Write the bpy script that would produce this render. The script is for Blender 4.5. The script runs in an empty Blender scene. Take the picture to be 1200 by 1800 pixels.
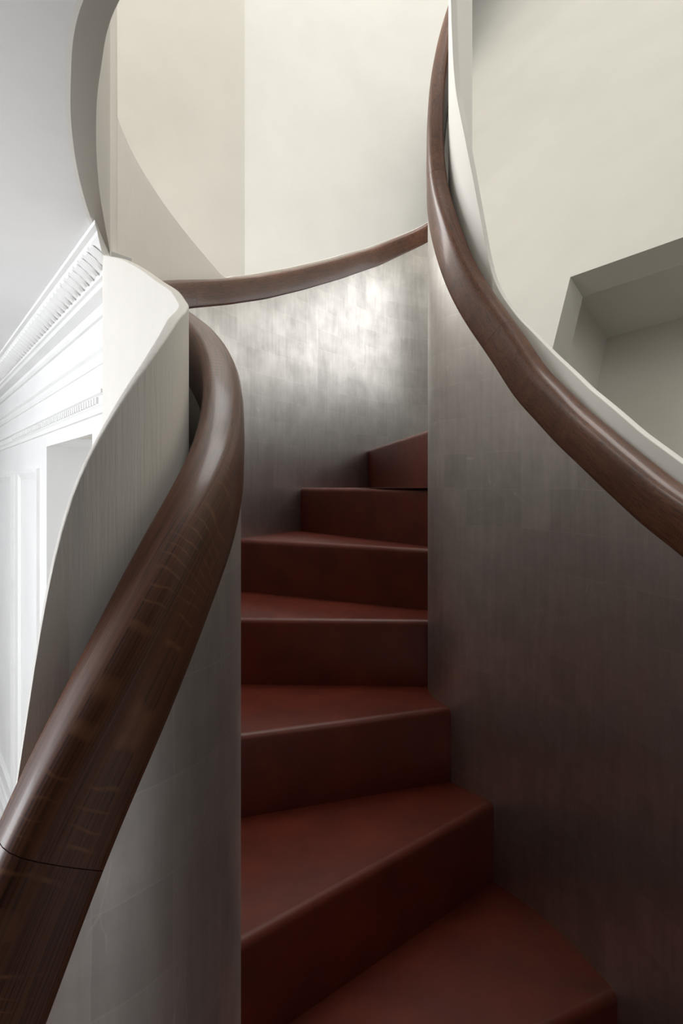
import bpy, bmesh, math, random
import numpy as np
from mathutils import Vector
random.seed(7)

# ------------------------------------------------------------------ scale
# plan units: one riser = 1.  S metres per riser.  Eye level is Z = 0 in these
# units, the room floor lies FLOOR risers below it.
S = 0.18
FLOOR = -11.0
def V(x, y, z): return (x * S, y * S, (z - FLOOR) * S)

scene = bpy.context.scene
COL = scene.collection

# ------------------------------------------------------------------ camera
cam_d = bpy.data.cameras.new('camera')
cam = bpy.data.objects.new('camera', cam_d)
COL.objects.link(cam)
cam.location = V(0, 0, 0)
cam.rotation_euler = (math.radians(90), 0, 0)
cam_d.sensor_fit = 'VERTICAL'
cam_d.sensor_height = 36
cam_d.sensor_width = 24
cam_d.lens = 24.0                      # 1200 px focal length on 1800 px
cam_d.shift_y = -44 / 1800
cam_d.clip_start = 0.02
scene.camera = cam

# ------------------------------------------------------------------ world, lights, exposure
w = bpy.data.worlds.new('world'); scene.world = w; w.use_nodes = True
w.node_tree.nodes['Background'].inputs[0].default_value = (0.95, 0.97, 1.0, 1)
w.node_tree.nodes['Background'].inputs[1].default_value = 0.12

def area(name, loc, target, sx, sy, power, col):
    d = bpy.data.lights.new(name, 'AREA'); d.shape = 'RECTANGLE'
    d.size = sx * S; d.size_y = sy * S; d.energy = power; d.color = col
    o = bpy.data.objects.new(name, d); COL.objects.link(o)
    o.location = V(*loc)
    o.rotation_euler = (Vector(V(*target)) - Vector(V(*loc))).to_track_quat('-Z', 'Y').to_euler()
    return o
# skylight over the stairwell, window of the upper landing, window of the room on the left
area('skylight', (3, 15, 33.6), (3, 15, 0), 16, 14, 155, (1.0, 0.985, 0.95))
area('landing_window', (10, -8.0, 10.5), (-1.5, 14, 5), 12, 9, 44, (1.0, 0.985, 0.955))
area('stair_top_fill', (7.6, 20.6, 6.4), (-0.5, 16.4, 4.4), 6, 5, 7.2, (1.0, 0.99, 0.97))  # added fill lamp, unseen behind the drum, for the back-wall highlight
area('upper_side_fill', (-9.1, 13.0, 9.0), (2, 10.5, 3.5), 6, 7, 66, (1.0, 0.985, 0.96))  # added fill lamp, out of view, brightens the top of the right silver wall
area('room_window', (-18.5, 2.5, -2.0), (-4, 9.5, 0.5), 9, 9, 106, (0.95, 0.97, 1.0))

scene.view_settings.view_transform = 'Standard'
scene.view_settings.look = 'None'
scene.view_settings.gamma = 1.0
scene.view_settings.use_curve_mapping = False
scene.view_settings.exposure = 0.0

# ------------------------------------------------------------------ materials
def new_mat(name):
    m = bpy.data.materials.new(name); m.use_nodes = True
    nt = m.node_tree
    return m, nt, nt.nodes['Principled BSDF']
def N(nt, typ, **kw):
    n = nt.nodes.new(typ)
    for k, v in kw.items():
        if k in n.inputs.keys(): n.inputs[k].default_value = v
        else: setattr(n, k, v)
    return n
def ramp(nt, src, stops):
    r = nt.nodes.new('ShaderNodeValToRGB')
    el = r.color_ramp.elements
    while len(el) < len(stops): el.new(0.5)
    for e, (p, c) in zip(el, stops):
        e.position = p; e.color = (*c, 1) if len(c) == 3 else c
    nt.links.new(src, r.inputs[0]); return r
def mapping(nt, scale, coord='UV', src=None):
    if src is None:
        tc = nt.nodes.new('ShaderNodeTexCoord'); src = tc.outputs[coord]
    mp = nt.nodes.new('ShaderNodeMapping'); mp.inputs['Scale'].default_value = scale
    nt.links.new(src, mp.inputs[0]); return mp.outputs[0]
def noise(nt, vec, scale, detail=4, rough=.55):
    n = N(nt, 'ShaderNodeTexNoise', Scale=scale, Detail=detail, Roughness=rough)
    nt.links.new(vec, n.inputs['Vector']); return n.outputs['Fac']
def mix(nt, fac, a, b, mode='MIX'):
    m = nt.nodes.new('ShaderNodeMix'); m.data_type = 'RGBA'; m.blend_type = mode
    if isinstance(fac, float): m.inputs[0].default_value = fac
    else: nt.links.new(fac, m.inputs[0])
    for sock, v in ((m.inputs[6], a), (m.inputs[7], b)):
        if isinstance(v, tuple): sock.default_value = (*v, 1)
        else: nt.links.new(v, sock)
    return m.outputs[2]
def math_n(nt, op, a, b):
    m = N(nt, 'ShaderNodeMath', operation=op)
    for i, v in enumerate((a, b)):
        if isinstance(v, (int, float)): m.inputs[i].default_value = v
        else: nt.links.new(v, m.inputs[i])
    return m.outputs[0]
def bump(nt, bs, h, strength, dist):
    b = N(nt, 'ShaderNodeBump', Strength=strength, Distance=dist)
    nt.links.new(h, b.inputs['Height']); nt.links.new(b.outputs[0], bs.inputs['Normal'])

def mat_paint(name, col, rough=.6, brush=0.0, var=.03):
    m, nt, bs = new_mat(name)
    vec = mapping(nt, (1, 1, 1), 'Object')
    f = noise(nt, vec, 3.0, 3)
    c = ramp(nt, f, [(.3, tuple(x * (1 - var) for x in col)), (.7, tuple(min(1, x * (1 + var)) for x in col))])
    nt.links.new(c.outputs[0], bs.inputs['Base Color'])
    bs.inputs['Roughness'].default_value = rough
    bs.inputs['Specular IOR Level'].default_value = .35
    if brush:
        v2 = mapping(nt, (150, 150, 9), 'Object')
        f2 = noise(nt, v2, 1.0, 5, .6)
        bump(nt, bs, f2, brush, .004)
    else:
        v2 = mapping(nt, (60, 60, 60), 'Object')
        bump(nt, bs, noise(nt, v2, 1.0, 3), .06, .002)
    return m

def mat_silver():
    m, nt, bs = new_mat('silver_leaf')
    tc = nt.nodes.new('ShaderNodeTexCoord'); uv = tc.outputs['UV']
    # slight wobble so the sheets do not line up like graph paper
    nz = N(nt, 'ShaderNodeTexNoise', Scale=6.0, Detail=2)
    nt.links.new(uv, nz.inputs['Vector'])
    wob = nt.nodes.new('ShaderNodeVectorMath'); wob.operation = 'MULTIPLY_ADD'
    nt.links.new(nz.outputs['Color'], wob.inputs[0])
    wob.inputs[1].default_value = (.010, .010, 0); nt.links.new(uv, wob.inputs[2])
    br = nt.nodes.new('ShaderNodeTexBrick')
    br.offset = 0.0; br.squash = 1.0
    nt.links.new(wob.outputs[0], br.inputs['Vector'])
    br.inputs['Color1'].default_value = (.36, .36, .36, 1)
    br.inputs['Color2'].default_value = (.62, .62, .62, 1)
    br.inputs['Mortar'].default_value = (.70, .70, .70, 1)
    br.inputs['Scale'].default_value = 1.0
    br.inputs['Mortar Size'].default_value = .0013
    br.inputs['Mortar Smooth'].default_value = .9
    br.inputs['Brick Width'].default_value = .085
    br.inputs['Row Height'].default_value = .085
    sep = N(nt, 'ShaderNodeSeparateColor'); nt.links.new(br.outputs['Color'], sep.inputs[0])
    streak = noise(nt, mapping(nt, (55, 5, 1), src=uv), 1.0, 5, .65)
    cloud = noise(nt, mapping(nt, (9, 9, 1), src=uv), 1.0, 5, .6)
    fine = noise(nt, mapping(nt, (160, 90, 1), src=uv), 1.0, 4, .7)
    a = math_n(nt, 'MULTIPLY', sep.outputs[0], .42)
    b = math_n(nt, 'MULTIPLY', streak, .34)
    c = math_n(nt, 'MULTIPLY', cloud, .56)
    tone = math_n(nt, 'ADD', math_n(nt, 'ADD', a, b), c)
    # fine pale scratches and rubbed spots
    scr = nt.nodes.new('ShaderNodeTexVoronoi'); scr.feature = 'DISTANCE_TO_EDGE'; scr.inputs['Scale'].default_value = 1.0
    nzs = N(nt, 'ShaderNodeTexNoise', Scale=14.0, Detail=3); nt.links.new(uv, nzs.inputs['Vector'])
    wo2 = nt.nodes.new('ShaderNodeVectorMath'); wo2.operation = 'MULTIPLY_ADD'
    nt.links.new(nzs.outputs['Color'], wo2.inputs[0]); wo2.inputs[1].default_value = (.03, .03, 0); nt.links.new(uv, wo2.inputs[2])
    nt.links.new(mapping(nt, (13, 4.5, 1), src=wo2.outputs[0]), scr.inputs['Vector'])
    sl = ramp(nt, scr.outputs['Distance'], [(.0, (1, 1, 1)), (.014, (0, 0, 0))])
    sm = ramp(nt, noise(nt, mapping(nt, (22, 22, 1), src=uv), 1.0, 3), [(.55, (0, 0, 0)), (.68, (1, 1, 1))])
    tone = math_n(nt, 'ADD', tone, math_n(nt, 'MULTIPLY', math_n(nt, 'MULTIPLY', sl.outputs[0], sm.outputs[0]), .22))
    cr = ramp(nt, tone, [(.45, (.47, .452, .436)), (.67, (.61, .590, .570)), (.95, (.80, .775, .75))])
    nt.links.new(cr.outputs[0], bs.inputs['Base Color'])
    bs.inputs['Metallic'].default_value = 1.0
    rr = N(nt, 'ShaderNodeMapRange'); rr.inputs[1].default_value = .3; rr.inputs[2].default_value = .7
    rr.inputs[3].default_value = .45; rr.inputs[4].default_value = .39
    nt.links.new(cloud, rr.inputs[0]); nt.links.new(rr.outputs[0], bs.inputs['Roughness'])
    hh = math_n(nt, 'ADD', math_n(nt, 'MULTIPLY', fine, .6), math_n(nt, 'MULTIPLY', sep.outputs[0], .25))
    bump(nt, bs, hh, .06, .0012)
    return m

def mat_wood():
    m, nt, bs = new_mat('dark_oak')
    tc = nt.nodes.new('ShaderNodeTexCoord'); oi = nt.nodes.new('ShaderNodeObjectInfo')
    add = nt.nodes.new('ShaderNodeVectorMath'); add.operation = 'MULTIPLY_ADD'
    comb = N(nt, 'ShaderNodeCombineXYZ')
    nt.links.new(oi.outputs['Random'], comb.inputs[0]); nt.links.new(oi.outputs['Random'], comb.inputs[1])
    nt.links.new(comb.outputs[0], add.inputs[0]); add.inputs[1].default_value = (7.3, 3.1, 0)
    nt.links.new(tc.outputs['UV'], add.inputs[2]); uv = add.outputs[0]
    g1 = noise(nt, mapping(nt, (7, 190, 1), src=uv), 1.0, 5, .62)     # long grain
    g2 = noise(nt, mapping(nt, (26, 620, 1), src=uv), 1.0, 3, .6)     # pores
    g3 = noise(nt, mapping(nt, (4, 9, 1), src=uv), 1.0, 3)            # broad tone
    wv = nt.nodes.new('ShaderNodeTexWave'); wv.wave_type = 'BANDS'; wv.bands_direction = 'X'
    wv.inputs['Scale'].default_value = 1.0; wv.inputs['Distortion'].default_value = 7.0
    wv.inputs['Detail'].default_value = 3.0; wv.inputs['Detail Scale'].default_value = .7
    nt.links.new(mapping(nt, (60, 14, 1), src=uv), wv.inputs['Vector'])
    fleck = ramp(nt, wv.outputs['Fac'], [(.90, (0, 0, 0)), (1.0, (1, 1, 1))])
    fm = ramp(nt, noise(nt, mapping(nt, (9, 30, 1), src=uv), 1.0, 3), [(.47, (0, 0, 0)), (.62, (1, 1, 1))])
    ff = math_n(nt, 'MULTIPLY', math_n(nt, 'MULTIPLY', fleck.outputs[0], fm.outputs[0]), .85)
    t = math_n(nt, 'ADD', math_n(nt, 'MULTIPLY', g1, .65), math_n(nt, 'MULTIPLY', g3, .35))
    base = ramp(nt, t, [(.30, (.046, .0135, .0058)), (.52, (.115, .0385, .0165)), (.74, (.195, .072, .030))])
    pore = ramp(nt, g2, [(.38, (.35, .35, .35)), (.50, (1, 1, 1))])
    c = mix(nt, 1.0, base.outputs[0], pore.outputs[0], 'MULTIPLY')
    c = mix(nt, ff, c, (.20, .085, .035))
    nt.links.new(c, bs.inputs['Base Color'])
    bs.inputs['Roughness'].default_value = .46
    bs.inputs['Specular IOR Level'].default_value = .38
    bs.inputs['Coat Weight'].default_value = .22
    bs.inputs['Coat Roughness'].default_value = .16
    bump(nt, bs, math_n(nt, 'ADD', g1, math_n(nt, 'MULTIPLY', g2, .8)), .10, .001)
    return m

def mat_red():
    m, nt, bs = new_mat('oxblood_leather')
    vec = mapping(nt, (1, 1, 1), 'Object')
    f = noise(nt, vec, 9.0, 4, .6)
    c = ramp(nt, f, [(.25, (.066, .0082, .0034)), (.6, (.104, .0140, .0052)), (.85, (.138, .0240, .0088))])
    nt.links.new(c.outputs[0], bs.inputs['Base Color'])
    v = nt.nodes.new('ShaderNodeTexVoronoi'); v.inputs['Scale'].default_value = 520
    nt.links.new(vec, v.inputs['Vector'])
    f2 = noise(nt, vec, 38.0, 3)
    rr = N(nt, 'ShaderNodeMapRange'); rr.inputs[3].default_value = .38; rr.inputs[4].default_value = .50
    nt.links.new(f2, rr.inputs[0]); nt.links.new(rr.outputs[0], bs.inputs['Roughness'])
    bs.inputs['Specular IOR Level'].default_value = .36
    bump(nt, bs, math_n(nt, 'ADD', math_n(nt, 'MULTIPLY', v.outputs['Distance'], .5), f2), .10, .0015)
    return m

M_SILVER = mat_silver(); M_WOOD = mat_wood(); M_RED = mat_red()
M_BRUSH = mat_paint('brushed_off_white_paint', (.80, .77, .715), .5, brush=.35)
M_PAINT = mat_paint('warm_off_white_plaster', (.79, .78, .75), .65)
M_UPPER = mat_paint('pale_stone_plaster', (.72, .70, .65), .7)
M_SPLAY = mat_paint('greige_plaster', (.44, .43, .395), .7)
M_ROOM = mat_paint('white_room_paint', (.86, .86, .85), .5)
M_CEIL = mat_paint('white_ceiling_paint', (.84, .84, .84), .7)
M_FLOOR = mat_paint('dark_stained_floorboards', (.070, .045, .032), .5)
M_UNSEEN_DARK = mat_paint('unseen_wall_dark', (.060, .040, .030), .5)  # dark colour stands in for gloom on the unseen lower walls

# ------------------------------------------------------------------ curve helpers
def catmull(P, n=24):
    P = [np.array(p, float) for p in P]
    P = [2 * P[0] - P[1]] + P + [2 * P[-1] - P[-2]]
    out = []
    for i in range(1, len(P) - 2):
        p0, p1, p2, p3 = P[i - 1:i + 3]
        t0 = 0; t1 = t0 + np.linalg.norm(p1 - p0) ** .5
        t2 = t1 + np.linalg.norm(p2 - p1) ** .5; t3 = t2 + np.linalg.norm(p3 - p2) ** .5
        for k in range(n):
            t = t1 + (t2 - t1) * k / n
            A1 = (t1 - t) / (t1 - t0) * p0 + (t - t0) / (t1 - t0) * p1
            A2 = (t2 - t) / (t2 - t1) * p1 + (t - t1) / (t2 - t1) * p2
            A3 = (t3 - t) / (t3 - t2) * p2 + (t - t2) / (t3 - t2) * p3
            B1 = (t2 - t) / (t2 - t0) * A1 + (t - t0) / (t2 - t0) * A2
            B2 = (t3 - t) / (t3 - t1) * A2 + (t - t1) / (t3 - t1) * A3
            out.append((t2 - t) / (t2 - t1) * B1 + (t - t1) / (t2 - t1) * B2)
    out.append(P[-2]); return np.array(out)
def arc(P): return np.concatenate([[0], np.cumsum(np.linalg.norm(np.diff(P, axis=0), axis=1))])
def resample(P, ds):
    s = arc(P); n = max(2, int(s[-1] / ds)); t = np.linspace(0, s[-1], n + 1)
    return np.stack([np.interp(t, s, P[:, 0]), np.interp(t, s, P[:, 1])], 1)
def smooth(P, it):
    P = P.copy()
    for _ in range(it): P[1:-1] = .25 * P[:-2] + .5 * P[1:-1] + .25 * P[2:]
    return P
def normals(P):
    T = np.gradient(P, axis=0); T /= np.linalg.norm(T, axis=1)[:, None]
    return np.stack([-T[:, 1], T[:, 0]], 1)          # left-hand normal
def zfun(tab, s, sm=0):
    z = np.interp(s, [a for a, b in tab], [b for a, b in tab])
    for _ in range(sm): z[1:-1] = .25 * z[:-2] + .5 * z[1:-1] + .25 * z[2:]
    return z

# ------------------------------------------------------------------ object helpers
def link(o, parent=None):
    COL.objects.link(o)
    if parent is not None: o.parent = parent
    return o
def mesh_obj(name, verts, faces, mat, parent=None, uvs=None, smooth_sh=False, autosmooth=None):
    me = bpy.data.meshes.new(name); me.from_pydata([tuple(map(float, v)) for v in verts], [], faces)
    if uvs is not None:
        ul = me.uv_layers.new(name='UVMap')
        for p in me.polygons:
            for li, vi in zip(p.loop_indices, p.vertices): ul.data[li].uv = uvs[vi]
    me.materials.append(mat)
    bm = bmesh.new(); bm.from_mesh(me); bmesh.ops.recalc_face_normals(bm, faces=bm.faces)
    if smooth_sh:
        for f in bm.faces: f.smooth = True
        for e in bm.edges:
            if len(e.link_faces) == 2 and e.calc_face_angle(0) > math.radians(autosmooth or 40): e.smooth = False
    bm.to_mesh(me); bm.free()
    return link(bpy.data.objects.new(name, me), parent)
def tag(o, label=None, cat=None, group=None, kind=None):
    for k, v in (('label', label), ('category', cat), ('group', group), ('kind', kind)):
        if v: o[k] = v
    return o
def empty(name, loc):
    o = bpy.data.objects.new(name, None); o.location = loc; o.empty_display_size = .05
    return link(o)
def loft(name, P, Nrm, svals, section, mat, parent=None, sign=1, uvz=False, auto=40, origin=(0, 0, 0)):
    """sweep section(i)->[(u,z)...] (closed loop) along plan curve P; u runs along sign*normal"""
    verts = []; uvs = []; faces = []; m = None
    for i in range(len(P)):
        sec = section(i); m = len(sec); acc = 0; pu = None
        for u, z in sec:
            if pu is not None: acc += math.hypot(u - pu[0], z - pu[1])
            pu = (u, z)
            x, y = P[i] + sign * u * Nrm[i]
            vv = V(x, y, z)
            verts.append((vv[0] - origin[0], vv[1] - origin[1], vv[2] - origin[2]))
            uvs.append((svals[i] * S, (z if uvz else acc) * S))
    n = len(P)
    for i in range(n - 1):
        for j in range(m):
            k = (j + 1) % m
            faces.append((i * m + j, i * m + k, (i + 1) * m + k, (i + 1) * m + j))
    faces.append(tuple(range(m))); faces.append(tuple((n - 1) * m + j for j in reversed(range(m))))
    return mesh_obj(name, verts, faces, mat, parent, uvs, True, auto)
def box_between(name, a, b, thick, z0, z1, mat, parent=None):
    """upright slab whose visible face runs from plan point a to b, thickness behind (right of a->b)"""
    a = np.array(a, float); b = np.array(b, float); t = (b - a) / np.linalg.norm(b - a)
    nrm = np.array([t[1], -t[0]]) * thick
    pts = [a, b, b + nrm, a + nrm]
    v = [V(p[0], p[1], z0) for p in pts] + [V(p[0], p[1], z1) for p in pts]
    f = [(0, 1, 2, 3), (4, 5, 6, 7), (0, 1, 5, 4), (1, 2, 6, 5), (2, 3, 7, 6), (3, 0, 4, 7)]
    return mesh_obj(name, v, f, mat, parent)

# ------------------------------------------------------------------ plan curves of the stair
C1 = (-2.24, 4.16); R1 = 1.6; C2 = (3., 10.); R2 = 1.73
rad = math.radians
LP = [(C1[0] + R1 * math.cos(rad(a)), C1[1] + R1 * math.sin(rad(a))) for a in range(-112, 9, 12)]
LP += [(-.70, 4.8), (-.81, 5.25), (-.99, 5.7), (-1.22, 6.2), (-1.6, 6.95), (-2.05, 7.7), (-2.45, 8.4), (-2.75, 9.2),
       (-2.85, 10.1), (-2.74, 11.1), (-2.47, 12.05), (-2.09, 13.0), (-1.54, 14.25), (-.86, 15.6), (0, 17.1),
       (1.0, 18.6), (2.0, 19.4), (2.9, 19.7)]
RP = [(-3.6, -1.7), (-2.1, -2.1), (-.5, -1.9), (.8, -1.3), (1.9, -.4), (2.6, .8), (3.0, 2), (3.15, 3.3), (3.1, 4.5),
      (3.02, 5.2), (2.92, 5.85), (2.72, 6.74), (2.487, 7.557), (2.34, 7.93), (1.92, 8.68), (1.47, 9.27)]
RP += [(C2[0] - R2 * math.cos(rad(a)), C2[1] + R2 * math.sin(rad(a))) for a in range(-2, 236, 14)]
L = resample(smooth(resample(catmull(LP), .04), 60), .04); sL = arc(L); nL = normals(L)
R = resample(smooth(resample(catmull(RP), .04), 40), .04); sR = arc(R); nR = normals(R)
END_R = 18.35                                  # the inner wall stops here, at the top of the flight
kR = sR <= 18.77
R, sR, nR = R[kR], sR[kR], nR[kR]
kE = sR <= END_R

# rail underside heights along the two walls (risers above eye level)
ZL = [(0, -5.6), (.6, -4.5), (1.2, -3.35), (1.5, -2.68), (1.67, -2.293), (1.81, -1.926), (1.94, -1.658), (2.10, -1.394), (2.22, -1.229),
      (2.39, -.978), (2.55, -.758), (2.73, -.556), (2.92, -.398), (3.11, -.261), (3.64, .06), (3.96, .30), (4.4, .58),
      (4.81, .80), (5.27, 1.02), (5.94, 1.29), (8.5, 2.18), (11.18, 3.07), (12.40, 3.432), (13.83, 3.90), (15.39, 4.492),
      (17.15, 5.216), (19.0, 6.041), (20.71, 6.995), (21.3, 7.4)]
ZR = [(0, -6.2), (4, -4.6), (8, -2.8), (11, -1.35), (12.56, -.599), (13.13, -.347), (13.79, .035), (14.52, .496), (15.25, 1.118),
      (15.45, 1.406), (15.86, 1.926), (16.09, 2.231), (16.45, 2.775), (16.71, 3.242), (17.03, 3.793), (17.31, 4.25),
      (17.8, 5.55), (18.18, 6.45), (18.8, 7.8), (19.2, 8.6)]
zL = zfun(ZL, sL, 25); zR = zfun(ZR, sR, 25)
H_RAIL = .485
hL = H_RAIL * np.sqrt(1 + np.gradient(zL, sL) ** 2); hR = H_RAIL * np.sqrt(1 + np.gradient(zR, sR) ** 2)
hL = smooth(hL[:, None], 30)[:, 0]; hR = smooth(hR[:, None], 30)[:, 0]

# ------------------------------------------------------------------ silver-leaf walls
def silver_wall(name, P, Nn, s, z, sign):
    def sec(i): return [(0, FLOOR), (0, z[i]), (.22, z[i]), (.22, FLOOR)]
    return loft(name, P, Nn, s, sec, M_SILVER, None, sign, True)
o = silver_wall('wall_left', L, nL, sL, zL, 1)
tag(o, 'silver-leaf clad outer stair wall, curving out at the left and back behind the steps', 'wall', kind='structure')
o = silver_wall('wall_right', R[kE], nR[kE], sR[kE], zR[kE], -1)
tag(o, 'silver-leaf clad inner stair wall bulging out at the right', 'wall', kind='structure')

# ------------------------------------------------------------------ painted inner linings behind the handrails
OFF_L, OFF_R, TH = .36, .305, .075
WLT = [(0, -4.4), (.6, -3.6), (1.2, -2.7), (1.5, -2.0), (1.60, -1.6), (1.655, -1.289), (1.69, -.92), (1.75, -.578), (1.84, -.285), (1.97, .017), (2.17, .279), (2.42, .536),
       (2.77, .801), (3.20, 1.05), (3.7, 1.23), (4.29, 1.417), (4.67, 1.589), (5.32, 1.834), (6.21, 2.202), (6.91, 2.487), (7.81, 2.80),
       (8.62, 3.10), (8.66, 14), (9.10, 14), (9.14, 5.29), (9.65, 5.174), (10.56, 4.912), (11.46, 4.603), (12.86, 4.10)]
ztop = hL + zL + .05
WLT += [(float(a), float(np.interp(a, sL, ztop))) for a in np.arange(13.1, sL[-1], .2)] + [(30, float(ztop[-1]) + .3)]
def lining(name, P, Nn, s, zt, off, th0, mat, sign):
    r = .012
    def sec(i):
        t = zt[i]; th = th0 if sign < 0 else float(np.interp(s[i], [1.6, 3.2], [.022, th0]))
        return [(off, FLOOR), (off, t - r), (off + .3 * r, t - .3 * r), (off + r, t), (off + th - r, t), (off + th - .3 * r, t - .3 * r), (off + th, t - r), (off + th, FLOOR)]
    return loft(name, P, Nn, s, sec, mat, None, sign, True, 50)
wl = zfun(WLT, sL)
for _ in range(12):                       # soften the top line but keep the two upright jambs sharp
    w2 = wl.copy(); w2[1:-1] = .25 * wl[:-2] + .5 * wl[1:-1] + .25 * wl[2:]
    keep = (sL < 8.4) | (sL > 9.4); wl = np.where(keep, w2, wl)
o = lining('wall_left_lining', L, nL, sL, wl, OFF_L, TH, M_BRUSH, 1)
tag(o, 'off-white brushed plaster wall rising behind the left handrail and round the back', 'wall', kind='structure')
WRT = [(0, -5.4), (4, -3.8), (8, -2.0), (11, -.75), (12.94, .209), (13.53, .549), (14.33, 1.103), (14.89, 1.608), (15.47, 2.186), (15.76, 2.603),
       (15.90, 2.954), (16.03, 3.60), (16.24, 4.336), (16.51, 5.087), (16.76, 5.67), (16.90, 6.3), (17.05, 7.6), (17.3, 9.6), (18.5, 11.0)]
wr = zfun(WRT, sR, 6)
kF = sR <= END_R + .16
o = lining('wall_right_lining', R[kF], nR[kF], sR[kF], wr[kF], OFF_R, .09, M_PAINT, -1)
tag(o, 'narrow off-white plaster wall showing behind the right handrail', 'wall', kind='structure')

# ------------------------------------------------------------------ handrails: oak sections butted end to end
PROF = [(.0, .0), (-.012, .02), (-.020, .10), (-.025, .40), (-.021, .68), (-.009, .82), (.018, .915), (.060, .968), (.125, .995), (.195, 1.005),
        (.236, .985), (.258, .93), (.262, .80), (.255, .5), (.240, .15), (.23, .0)]
def handrail(name, P, Nn, s, z, cuts, sign, label, ws=1.0, H_RAIL=H_RAIL):
    i0 = len(P) // 2
    org = V(P[i0][0], P[i0][1], z[i0])
    root = tag(empty(name, org), label, 'handrail')
    phi = np.arctan(np.gradient(z, s)); phi = smooth(phi[:, None], 30)[:, 0]
    for a, b in zip(cuts[:-1], cuts[1:]):
        b = min(b, s[-1]) - (.0018 if b < s[-1] else 0); nst = max(6, int((b - a) / .04))
        verts = []; uvs = []; faces = []; m = len(PROF)
        for t in np.linspace(a, b, nst + 1):
            f = float(np.interp(t, s, phi)); zz = float(np.interp(t, s, z)); acc = 0; pu = None
            for u, v in PROF:
                if pu: acc += math.hypot(u - pu[0], (v - pu[1]) * H_RAIL)
                pu = (u, v)
                tt = min(max(t - H_RAIL * v * math.sin(f), 0), s[-1])     # section square to the slope
                q = at(P, s, tt, Nn, sign * u * ws)
                p = V(q[0], q[1], zz + H_RAIL * v * math.cos(f))
                verts.append((p[0] - org[0], p[1] - org[1], p[2] - org[2])); uvs.append((t * S / max(.35, math.cos(f)), acc * S))
        n = nst + 1
        for i in range(n - 1):
            for j in range(m):
                k = (j + 1) % m; faces.append((i * m + j, i * m + k, (i + 1) * m + k, (i + 1) * m + j))
        faces.append(tuple(range(m))); faces.append(tuple((n - 1) * m + j for j in reversed(range(m))))
        mesh_obj('rail_section', verts, faces, M_WOOD, root, uvs, True, 50)
    return root
def at(P, s, t, Nn=None, off=0):
    p = np.array([np.interp(t, s, P[:, 0]), np.interp(t, s, P[:, 1])])
    if off: p = p + off * np.array([np.interp(t, s, Nn[:, 0]), np.interp(t, s, Nn[:, 1])])
    return p
handrail('handrail', L, nL, sL, zL, [0, 1.92, 7.0, 11.35, 22], 1,
         'thick dark oak handrail sweeping up the left wall and on round the back wall')
handrail('handrail', R, nR, sR, zR, [0, 6, 11.2, 15.75, 17.35, 20], -1,
         'dark oak handrail winding up the right wall in a tall curve', .88, .465)

# ------------------------------------------------------------------ steps
def cross(P, s, a, d, lo, hi):
    """first crossing of line a+t*d with plan curve, s within lo..hi"""
    n = np.array([-d[1], d[0]]); g = (P - a) @ n
    for i in range(len(P) - 1):
        if lo <= s[i] <= hi and g[i] * g[i + 1] <= 0:
            t = g[i] / (g[i] - g[i + 1] + 1e-12); return s[i] + t * (s[i + 1] - s[i])
    return None
LINES = {}
for k, a in ((-4, -80), (-3, -60), (-2, -39), (-1, -17), (0, 6)):
    LINES[k] = (C1, (math.cos(rad(a)), math.sin(rad(a))))
def two(p, q): return (p, (q[0] - p[0], q[1] - p[1]))
LINES[1] = ((2.72, 6.74), (math.cos(rad(27)), math.sin(rad(27))))
LINES[2] = two((-.93, 5.93), (1.93, 8.66))
LINES[3] = two((-1.25, 8.24), (1.43, 9.25))
LINES[4] = two((-1.54, 10.39), (1.28, 10.26))
LINES[5] = two((-1.95, 13.1), (1.37, 11.1))
LINES[6] = two((-.88, 15.45), (1.43, 11.5))
LINES[7] = two((.74, 18.3), (1.54, 12.5))
LINES[8] = two((2.8, 19.66), (2.45, 12.5))
ends = {}
for k, (a, d) in LINES.items():
    a = np.array(a, float); d = np.array(d, float)
    g = [cross(L, sL, a, d, 0, 99), cross(R, sR, a, d, 15.5 if k > 2 else 0, 99)]
    ends[k] = g
ends[7][1] = 18.1
ends[8] = [sL[-1] - .05, END_R - .05]
print('ENDS', ends)
stair = tag(empty('staircase', V(1.0, 2.0, FLOOR)), 'winding flight of oxblood red leather-covered steps between the silver walls', 'staircase')
so = stair.location
def loc(x, y, z):
    v = V(x, y, z); return (v[0] - so[0], v[1] - so[1], v[2] - so[2])
EMB = .03
RB = .085                                         # nosing radius
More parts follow.
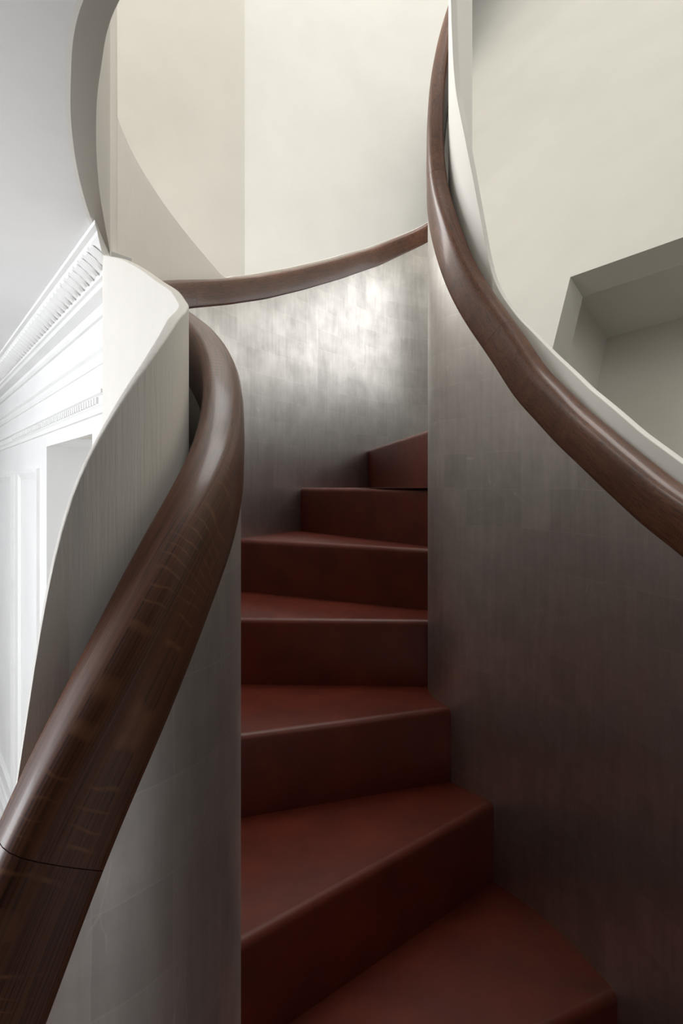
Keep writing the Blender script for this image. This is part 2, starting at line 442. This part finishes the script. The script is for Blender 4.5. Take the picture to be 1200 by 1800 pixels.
for k in range(-4, 8):
    a0, b0 = ends[k]; a1, b1 = ends[k + 1]
    Lp = [at(L, sL, t, nL, EMB) for t in np.linspace(a0, a1, 14)]
    Rp = [at(R, sR, t, nR, -EMB) for t in np.linspace(b0, b1, 14)]
    fl, fr = Lp[0], Rp[0]
    d = (fr - fl) / np.linalg.norm(fr - fl); fw = np.array([-d[1], d[0]])     # into the tread
    if (Lp[-1] - fl) @ fw < 0 and (Rp[-1] - fr) @ fw < 0: fw = -fw
    z = k - 6.0 - (.02 if k == 6 else 0)
    verts = []; faces = []
    prof = [(.0, z - .17)] + [(RB * (1 - math.cos(rad(q))), z - RB + RB * math.sin(rad(q))) for q in range(0, 91, 15)]
    NS = 12
    for (u, zz) in prof:
        for j in range(NS + 1):
            p = fl + (fr - fl) * j / NS + fw * u; verts.append(loc(p[0], p[1], zz))
    for r in range(len(prof) - 1):
        for j in range(NS):
            q = r * (NS + 1) + j; faces.append((q, q + 1, q + NS + 2, q + NS + 1))
    top0 = (len(prof) - 1) * (NS + 1)
    # tread top as an n-gon: nosing edge, right wall, next riser line (tucked 0.06 under), left wall
    ring = [top0 + j for j in range(NS + 1)]
    d1 = (Rp[-1] - Lp[-1]); d1 /= np.linalg.norm(d1); fw1 = np.array([-d1[1], d1[0]])
    if fw1 @ fw < 0: fw1 = -fw1
    right = [p for p in Rp if (p - fr) @ fw > RB * 1.05] + [Rp[-1] + fw1 * .06]
    left = [p for p in Lp if (p - fl) @ fw > RB * 1.05] + [Lp[-1] + fw1 * .06]
    for p in right: ring.append(len(verts)); verts.append(loc(p[0], p[1], z))
    for p in reversed(left): ring.append(len(verts)); verts.append(loc(p[0], p[1], z))
    faces.append(tuple(ring))
    # underside and back closing faces
    nb = len(verts)
    low = [loc(p[0], p[1], z - .17) for p in [fr] + right + list(reversed(left)) + [fl]]
    verts += low; nl = len(low)
    faces.append(tuple(range(nb, nb + nl)))
    upper = [top0 + NS] + ring[NS + 1:] + [top0]
    for j in range(nl - 1):
        faces.append((nb + j, nb + j + 1, upper[j + 1], upper[j]))
    tr = mesh_obj('tread', verts, faces, M_RED, stair, None, True, 35)
    for pg in tr.data.polygons:
        if len(pg.vertices) > 8: pg.use_smooth = False
    # riser board under the nosing
    zb = z - 1.05
    q = [fl, fr, fr + fw * .06, fl + fw * .06]
    v = [loc(p[0], p[1], zb) for p in q] + [loc(p[0], p[1], z - .17) for p in q]
    mesh_obj('riser', v, [(0, 1, 2, 3), (4, 5, 6, 7), (0, 1, 5, 4), (1, 2, 6, 5), (2, 3, 7, 6), (3, 0, 4, 7)], M_RED, stair)

# ------------------------------------------------------------------ lower storey: floor, ceiling with round well, room wall
fv = [V(-24, -9, FLOOR), V(24, -9, FLOOR), V(24, 36, FLOOR), V(-24, 36, FLOOR)]
fv += [(x, y, z - .1) for x, y, z in fv]
o = mesh_obj('floor', fv, [(0, 1, 2, 3), (4, 5, 6, 7), (0, 1, 5, 4), (1, 2, 6, 5), (2, 3, 7, 6), (3, 0, 4, 7)], M_FLOOR)
tag(o, kind='structure')
ZC = 3.1
OC = [(4.8, 1.25), (2.6, 1.6), (.9, 2.2), (-.6, 3.15), (-1.64, 4.34), (-2.09, 5.27), (-2.48, 6.35), (-2.84, 7.66), (-3.16, 9.25)]
IC = [(4.8, 1.6), (2.7, 1.95), (1.1, 2.5), (-.38, 3.38), (-1.46, 4.49), (-1.87, 5.29), (-2.17, 6.04), (-2.59, 7.3), (-3.12, 9.22)]
IZ = [3.2] * 8 + [3.14]
Oc = catmull(OC, 10); Ic = catmull(IC, 10); Izz = np.interp(np.linspace(0, 8, len(Ic)), range(9), IZ)
Izz = np.where(np.linspace(0, 8, len(Ic)) < 7, 3.2, Izz)
# ceiling slab with the curved edge, 0.3 thick
wall_a = np.array((-3.44, 10.0)); wall_d = np.array((-.54, .8417)); wall_n = np.array((-.8417, -.54))
def wl_pt(t, c=0.): return wall_a + wall_d * t + wall_n * c
verts = []; faces = []
ys = [(p[0], p[1]) for p in Oc]
rows = [(24, -9), (24, 1.24)] + ys
for (x, y) in rows:
    verts.append(V(x, y, ZC)); verts.append(V(-24, y, ZC))
e1 = wl_pt(-.6, -.2); e2 = wl_pt(22, -.2)
for p in (e1, e2): verts.append(V(p[0], p[1], ZC)); verts.append(V(-24, p[1], ZC))
n = len(verts) // 2
for i in range(n - 1): faces.append((2 * i, 2 * i + 1, 2 * i + 3, 2 * i + 2))
nv = len(verts); verts += [(x, y, z + .02) for x, y, z in verts]
faces += [tuple(nv + q for q in f) for f in faces]
for i in range(n - 1): faces.append((2 * i, 2 * i + 2, nv + 2 * i + 2, nv + 2 * i))
o = mesh_obj('ceiling', verts, faces, M_CEIL)
tag(o, kind='structure')
# flared plaster reveal of the well and the curved wall that stands on it
verts = []; faces = []
m = len(Oc)
for i in range(m): verts.append(V(Oc[i][0], Oc[i][1], ZC - .004))
for i in range(m): verts.append(V(Ic[i][0], Ic[i][1], Izz[i]))
nI = normals(Ic)
for i in range(m): verts.append(V(Ic[i][0], Ic[i][1], 14))
for i in range(m):
    q = Ic[i] + .5 * nI[i]; verts.append(V(q[0], q[1], 14))
for i in range(m):
    q = Oc[i] + .3 * nI[i]; verts.append(V(q[0], q[1], ZC + .03))
for r in range(5):
    for i in range(m - 1):
        a, b = r * m + i, ((r + 1) % 5) * m + i
        faces.append((a, a + 1, b + 1, b))
faces.append(tuple(r * m for r in range(5))); faces.append(tuple(r * m + m - 1 for r in range(5)))
o = mesh_obj('wall_stairwell', verts, faces, M_UPPER, None, None, True, 20)
tag(o, 'curved plaster wall of the upper stairwell with a shaded flared lower edge', 'wall', kind='structure')

# room wall on the left, in pieces round the deep opening
def wslab(name, t0, t1, c0, c1, z0, z1, mat, parent=None):
    p = [wl_pt(t0, c1), wl_pt(t1, c1), wl_pt(t1, c0), wl_pt(t0, c0)]
    v = [V(q[0], q[1], z0) for q in p] + [V(q[0], q[1], z1) for q in p]
    return mesh_obj(name, v, [(0, 1, 2, 3), (4, 5, 6, 7), (0, 1, 5, 4), (1, 2, 6, 5), (2, 3, 7, 6), (3, 0, 4, 7)], mat, parent)
T0, T1 = .9, 4.97                 # opening
ZH = .84
verts = []; faces = []
def addbox(t0, t1, c0, c1, z0, z1):
    b = len(verts)
    p = [wl_pt(t0, c1), wl_pt(t1, c1), wl_pt(t1, c0), wl_pt(t0, c0)]
    verts.extend([V(q[0], q[1], z0) for q in p] + [V(q[0], q[1], z1) for q in p])
    faces.extend([tuple(b + i for i in f) for f in ((0, 1, 2, 3), (4, 5, 6, 7), (0, 1, 5, 4), (1, 2, 6, 5), (2, 3, 7, 6), (3, 0, 4, 7))])
addbox(-.2, T1, -.1, 0, ZH, ZC)            # above the opening
addbox(2.3, T1, -1.4, -.1, ZH, ZC)
addbox(T1, 22, -1.4, 0, FLOOR, ZC)         # left of the opening
addbox(-.2, T0, -.1, 0, FLOOR, ZH)
addbox(2.3, T1, -1.6, -1.35, FLOOR, ZH)    # back of the opening
o = mesh_obj('wall_room', verts, faces, M_ROOM)
wall_room = tag(o, 'white panelled wall of the bright room beyond the left balustrade', 'wall', kind='structure')
# cornice, picture moulding, door head moulding, skirting as swept profiles
def sweep(name, prof, t0, t1, label=None, mitre=0.):
    verts = []; faces = []; m = len(prof)
    for t in (t0, t1):
        for c, z in prof:
            q = wl_pt(t - mitre * c if t == t0 else t, c); verts.append(V(q[0], q[1], z))
    for j in range(m):
        k = (j + 1) % m; faces.append((j, k, m + k, m + j))
    faces.append(tuple(range(m))); faces.append(tuple(m + j for j in reversed(range(m))))
    o = mesh_obj(name, verts, faces, M_ROOM); tag(o, label, kind='structure'); return o
tr1 = sweep('trim_1', [(-.02, 3.099), (.64, 3.099), (.64, 3.045), (.58, 3.03), (.56, 3.0), (.50, 2.95), (.40, 2.87), (.31, 2.83), (.31, 2.775), (.27, 2.76), (.24, 2.71), (.08, 2.66),
                       (.08, 2.58), (.05, 2.53), (-.02, 2.52)], -.45, 22, 'white moulded cornice under the ceiling', 2.55)
sweep('trim_2', [(-.02, 2.06), (.07, 2.05), (.10, 2.01), (.06, 1.97), (.05, 1.90), (.03, 1.84), (-.02, 1.83)], -.2, 22, 'slim white picture moulding below the cornice')
tr3 = sweep('trim_3', [(-.02, 1.42), (.13, 1.41), (.13, 1.36), (.08, 1.33), (.08, 1.22), (.05, 1.18), (.05, 1.10), (-.02, 1.09)], -.2, 22, 'white dentilled moulding above the deep opening')
sweep('baseboard_left', [(-.02, FLOOR), (.14, FLOOR), (.14, -9.5), (.11, -9.4), (.11, -9.15), (.05, -9.0), (.05, -8.9), (-.02, -8.88)], T1, 22)
# leaves of the cornice and the little blocks of the door head, one by one
leafv = []; leaff = []
prof = [(.555, 3.0, .03), (.54, 2.965, .11), (.47, 2.915, .125), (.395, 2.865, .10), (.325, 2.825, .02)]
for c, z, hw in prof:
    for sx, bulge in ((-hw, 0), (-hw * .45, .035), (0, .012), (hw * .45, .035), (hw, 0)):
        q = wall_d * sx + wall_n * (c + bulge * .8); leafv.append((q[0] * S, q[1] * S, (z - bulge * .8) * S))
for r in range(4):
    for j in range(4): leaff.append((r * 5 + j, r * 5 + j + 1, r * 5 + j + 6, r * 5 + j + 5))
leaf_me = None
t = -1.45
while t < 9.5:
    if leaf_me is None:
        lo = mesh_obj('cornice_leaf', leafv, leaff, M_ROOM, tr1, None, True, 60); leaf_me = lo.data
    else:
        lo = link(bpy.data.objects.new('cornice_leaf', leaf_me), tr1)
    q = wl_pt(t); lo.location = (q[0] * S, q[1] * S, (0 - FLOOR) * S); t += .29
blk = None; t = .2
while t < 9.5:
    if blk is None:
        lo = wslab('moulding_block', -.05, .05, .05, .115, 1.23, 1.325, M_ROOM, tr3)
        for vtx in lo.data.vertices:
            vtx.co = (vtx.co[0] - wall_a[0] * S, vtx.co[1] - wall_a[1] * S, vtx.co[2])
        blk = lo.data
    else:
        lo = link(bpy.data.objects.new('moulding_block', blk), tr3)
    q = wl_pt(t); lo.location = (q[0] * S, q[1] * S, 0); t += .17
# wall panels: raised mouldings round a recessed field
def panel(t0, t1, z0, z1):
    fr = .22
    verts = []; faces = []
    rings = [(0, .0), (.0, .07), (.07, .075), (.14, .045), (fr, .012), (fr, -.01)]
    for inset, c in rings:
        for (t, z) in ((t0 + inset, z0 + inset), (t1 - inset, z0 + inset), (t1 - inset, z1 - inset), (t0 + inset, z1 - inset)):
            q = wl_pt(t, c); verts.append(V(q[0], q[1], z))
    for r in range(len(rings) - 1):
        for j in range(4):
            k = (j + 1) % 4; faces.append((r * 4 + j, r * 4 + k, r * 4 + 4 + k, r * 4 + 4 + j))
    return mesh_obj('wall_panel', verts, faces, M_ROOM, wall_room)
panel(5.8, 8.75, -8.3, .40)
panel(10.0, 13.6, -8.3, .36)
# near and far enclosing walls of the lower storey
for nm, a, b, z0, z1, mm in (('wall_room_window_side', (-20, -9), (-20, 30), FLOOR, ZC, M_CEIL), ('wall_behind', (22, -9), (-20, -9), FLOOR, ZC, M_UNSEEN_DARK),
                     ('wall_far_right', (22, 30), (22, -9), FLOOR, ZC, M_UNSEEN_DARK), ('wall_far_right_upper', (22, 30), (22, -9), ZC, 34, M_UPPER)):
    tag(box_between(nm, a, b, -.5, z0, z1, mm), kind='structure')

# ------------------------------------------------------------------ upper storey
tag(box_between('wall_upper_left', (-9.5, 18.6), (-3.4, 24.0), -.4, ZC + .1, 34, M_UPPER), 'pale beige upper wall left of the corner', 'wall', kind='structure')
tag(box_between('wall_upper_back', (-3.4, 24.0), (4.35, 26.71), -.4, ZC + .1, 34, M_PAINT), 'bright white upper wall behind the back handrail', 'wall', kind='structure')
tag(box_between('wall_upper_side', (-9.5, -9), (-9.5, 18.6), -.4, ZC + .1, 34, M_UPPER), kind='structure')
tag(box_between('wall_upper_near', (22, -9), (-9.5, -9), -.4, ZC + .1, 34, M_UPPER), kind='structure')
cv = [V(-10, -9, 34), V(24, -9, 34), V(24, 44, 34), V(-10, 44, 34)]
cv += [(x, y, z + .1) for x, y, z in cv]
tag(mesh_obj('ceiling_upper', cv, [(0, 1, 2, 3), (4, 5, 6, 7), (0, 1, 5, 4), (1, 2, 6, 5), (2, 3, 7, 6), (3, 0, 4, 7)], M_CEIL), kind='structure')
# splayed wall with a deep rectangular recess on the right
def ray(px, py, Y): return np.array([(px - 600) / 1200 * Y, Y, (856 - py) / 1200 * Y])
Cn = np.array((5.025, 15.0, 4.6125))
pv = np.array((6.675, 13.35, 4.884)) - Cn; pv /= np.linalg.norm(pv)
qv = np.array((4.267, 13.95, 2.709)) - Cn; qv -= pv * (qv @ pv); qv /= np.linalg.norm(qv)
nv_ = np.cross(pv, qv)
if nv_[1] < 0: nv_ = -nv_
def pl(a, b, c=0): q = Cn + pv * a + qv * b + nv_ * c; return V(*q)
A1, B0, B1 = 14, -60, 9.5                    # extents along head (right) and jamb (down)
NA, NB, DEP = 9.0, 7.5, .62
def edge_a(b, k):
    # where the wall meets the upright plane X = k Y behind the stair drum
    q = Cn + qv * b; return (k * q[1] - q[0]) / (pv[0] - k * pv[1])
BM = -4.0
vs = [pl(edge_a(B0, .153), B0), pl(A1, B0), pl(A1, B1), pl(edge_a(B1, .225), B1), pl(0, 0), pl(NA, 0), pl(NA, NB), pl(0, NB),
      pl(0, 0, DEP), pl(NA, 0, DEP), pl(NA, NB, DEP), pl(0, NB, DEP), pl(edge_a(BM, .158), BM), pl(edge_a(0, .212), 0)]
fs = [(12, 0, 1, 5, 4), (1, 2, 6, 5), (2, 3, 7, 6), (3, 13, 12, 4, 7), (4, 5, 9, 8), (5, 6, 10, 9), (6, 7, 11, 10), (7, 4, 8, 11)]
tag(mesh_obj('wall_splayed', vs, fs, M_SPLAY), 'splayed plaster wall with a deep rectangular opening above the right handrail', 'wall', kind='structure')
# dim lobby seen through the opening
X0, X1, Y0, Y1, D2 = -.9, 11, -1.6, 9.3, 3.4
lv = [pl(0, 0, DEP), pl(NA, 0, DEP), pl(NA, NB, DEP), pl(0, NB, DEP)]
for c in (DEP, D2): lv += [pl(X0, Y0, c), pl(X1, Y0, c), pl(X1, Y1, c), pl(X0, Y1, c)]
lf = [(0, 1, 5, 4), (1, 2, 6, 5), (2, 3, 7, 6), (3, 0, 4, 7), (4, 5, 9, 8), (5, 6, 10, 9), (6, 7, 11, 10), (7, 4, 8, 11), (8, 9, 10, 11)]
tag(mesh_obj('wall_lobby', lv, lf, M_UPPER), 'dim plaster lobby seen through the opening above the right handrail', 'wall', kind='structure')
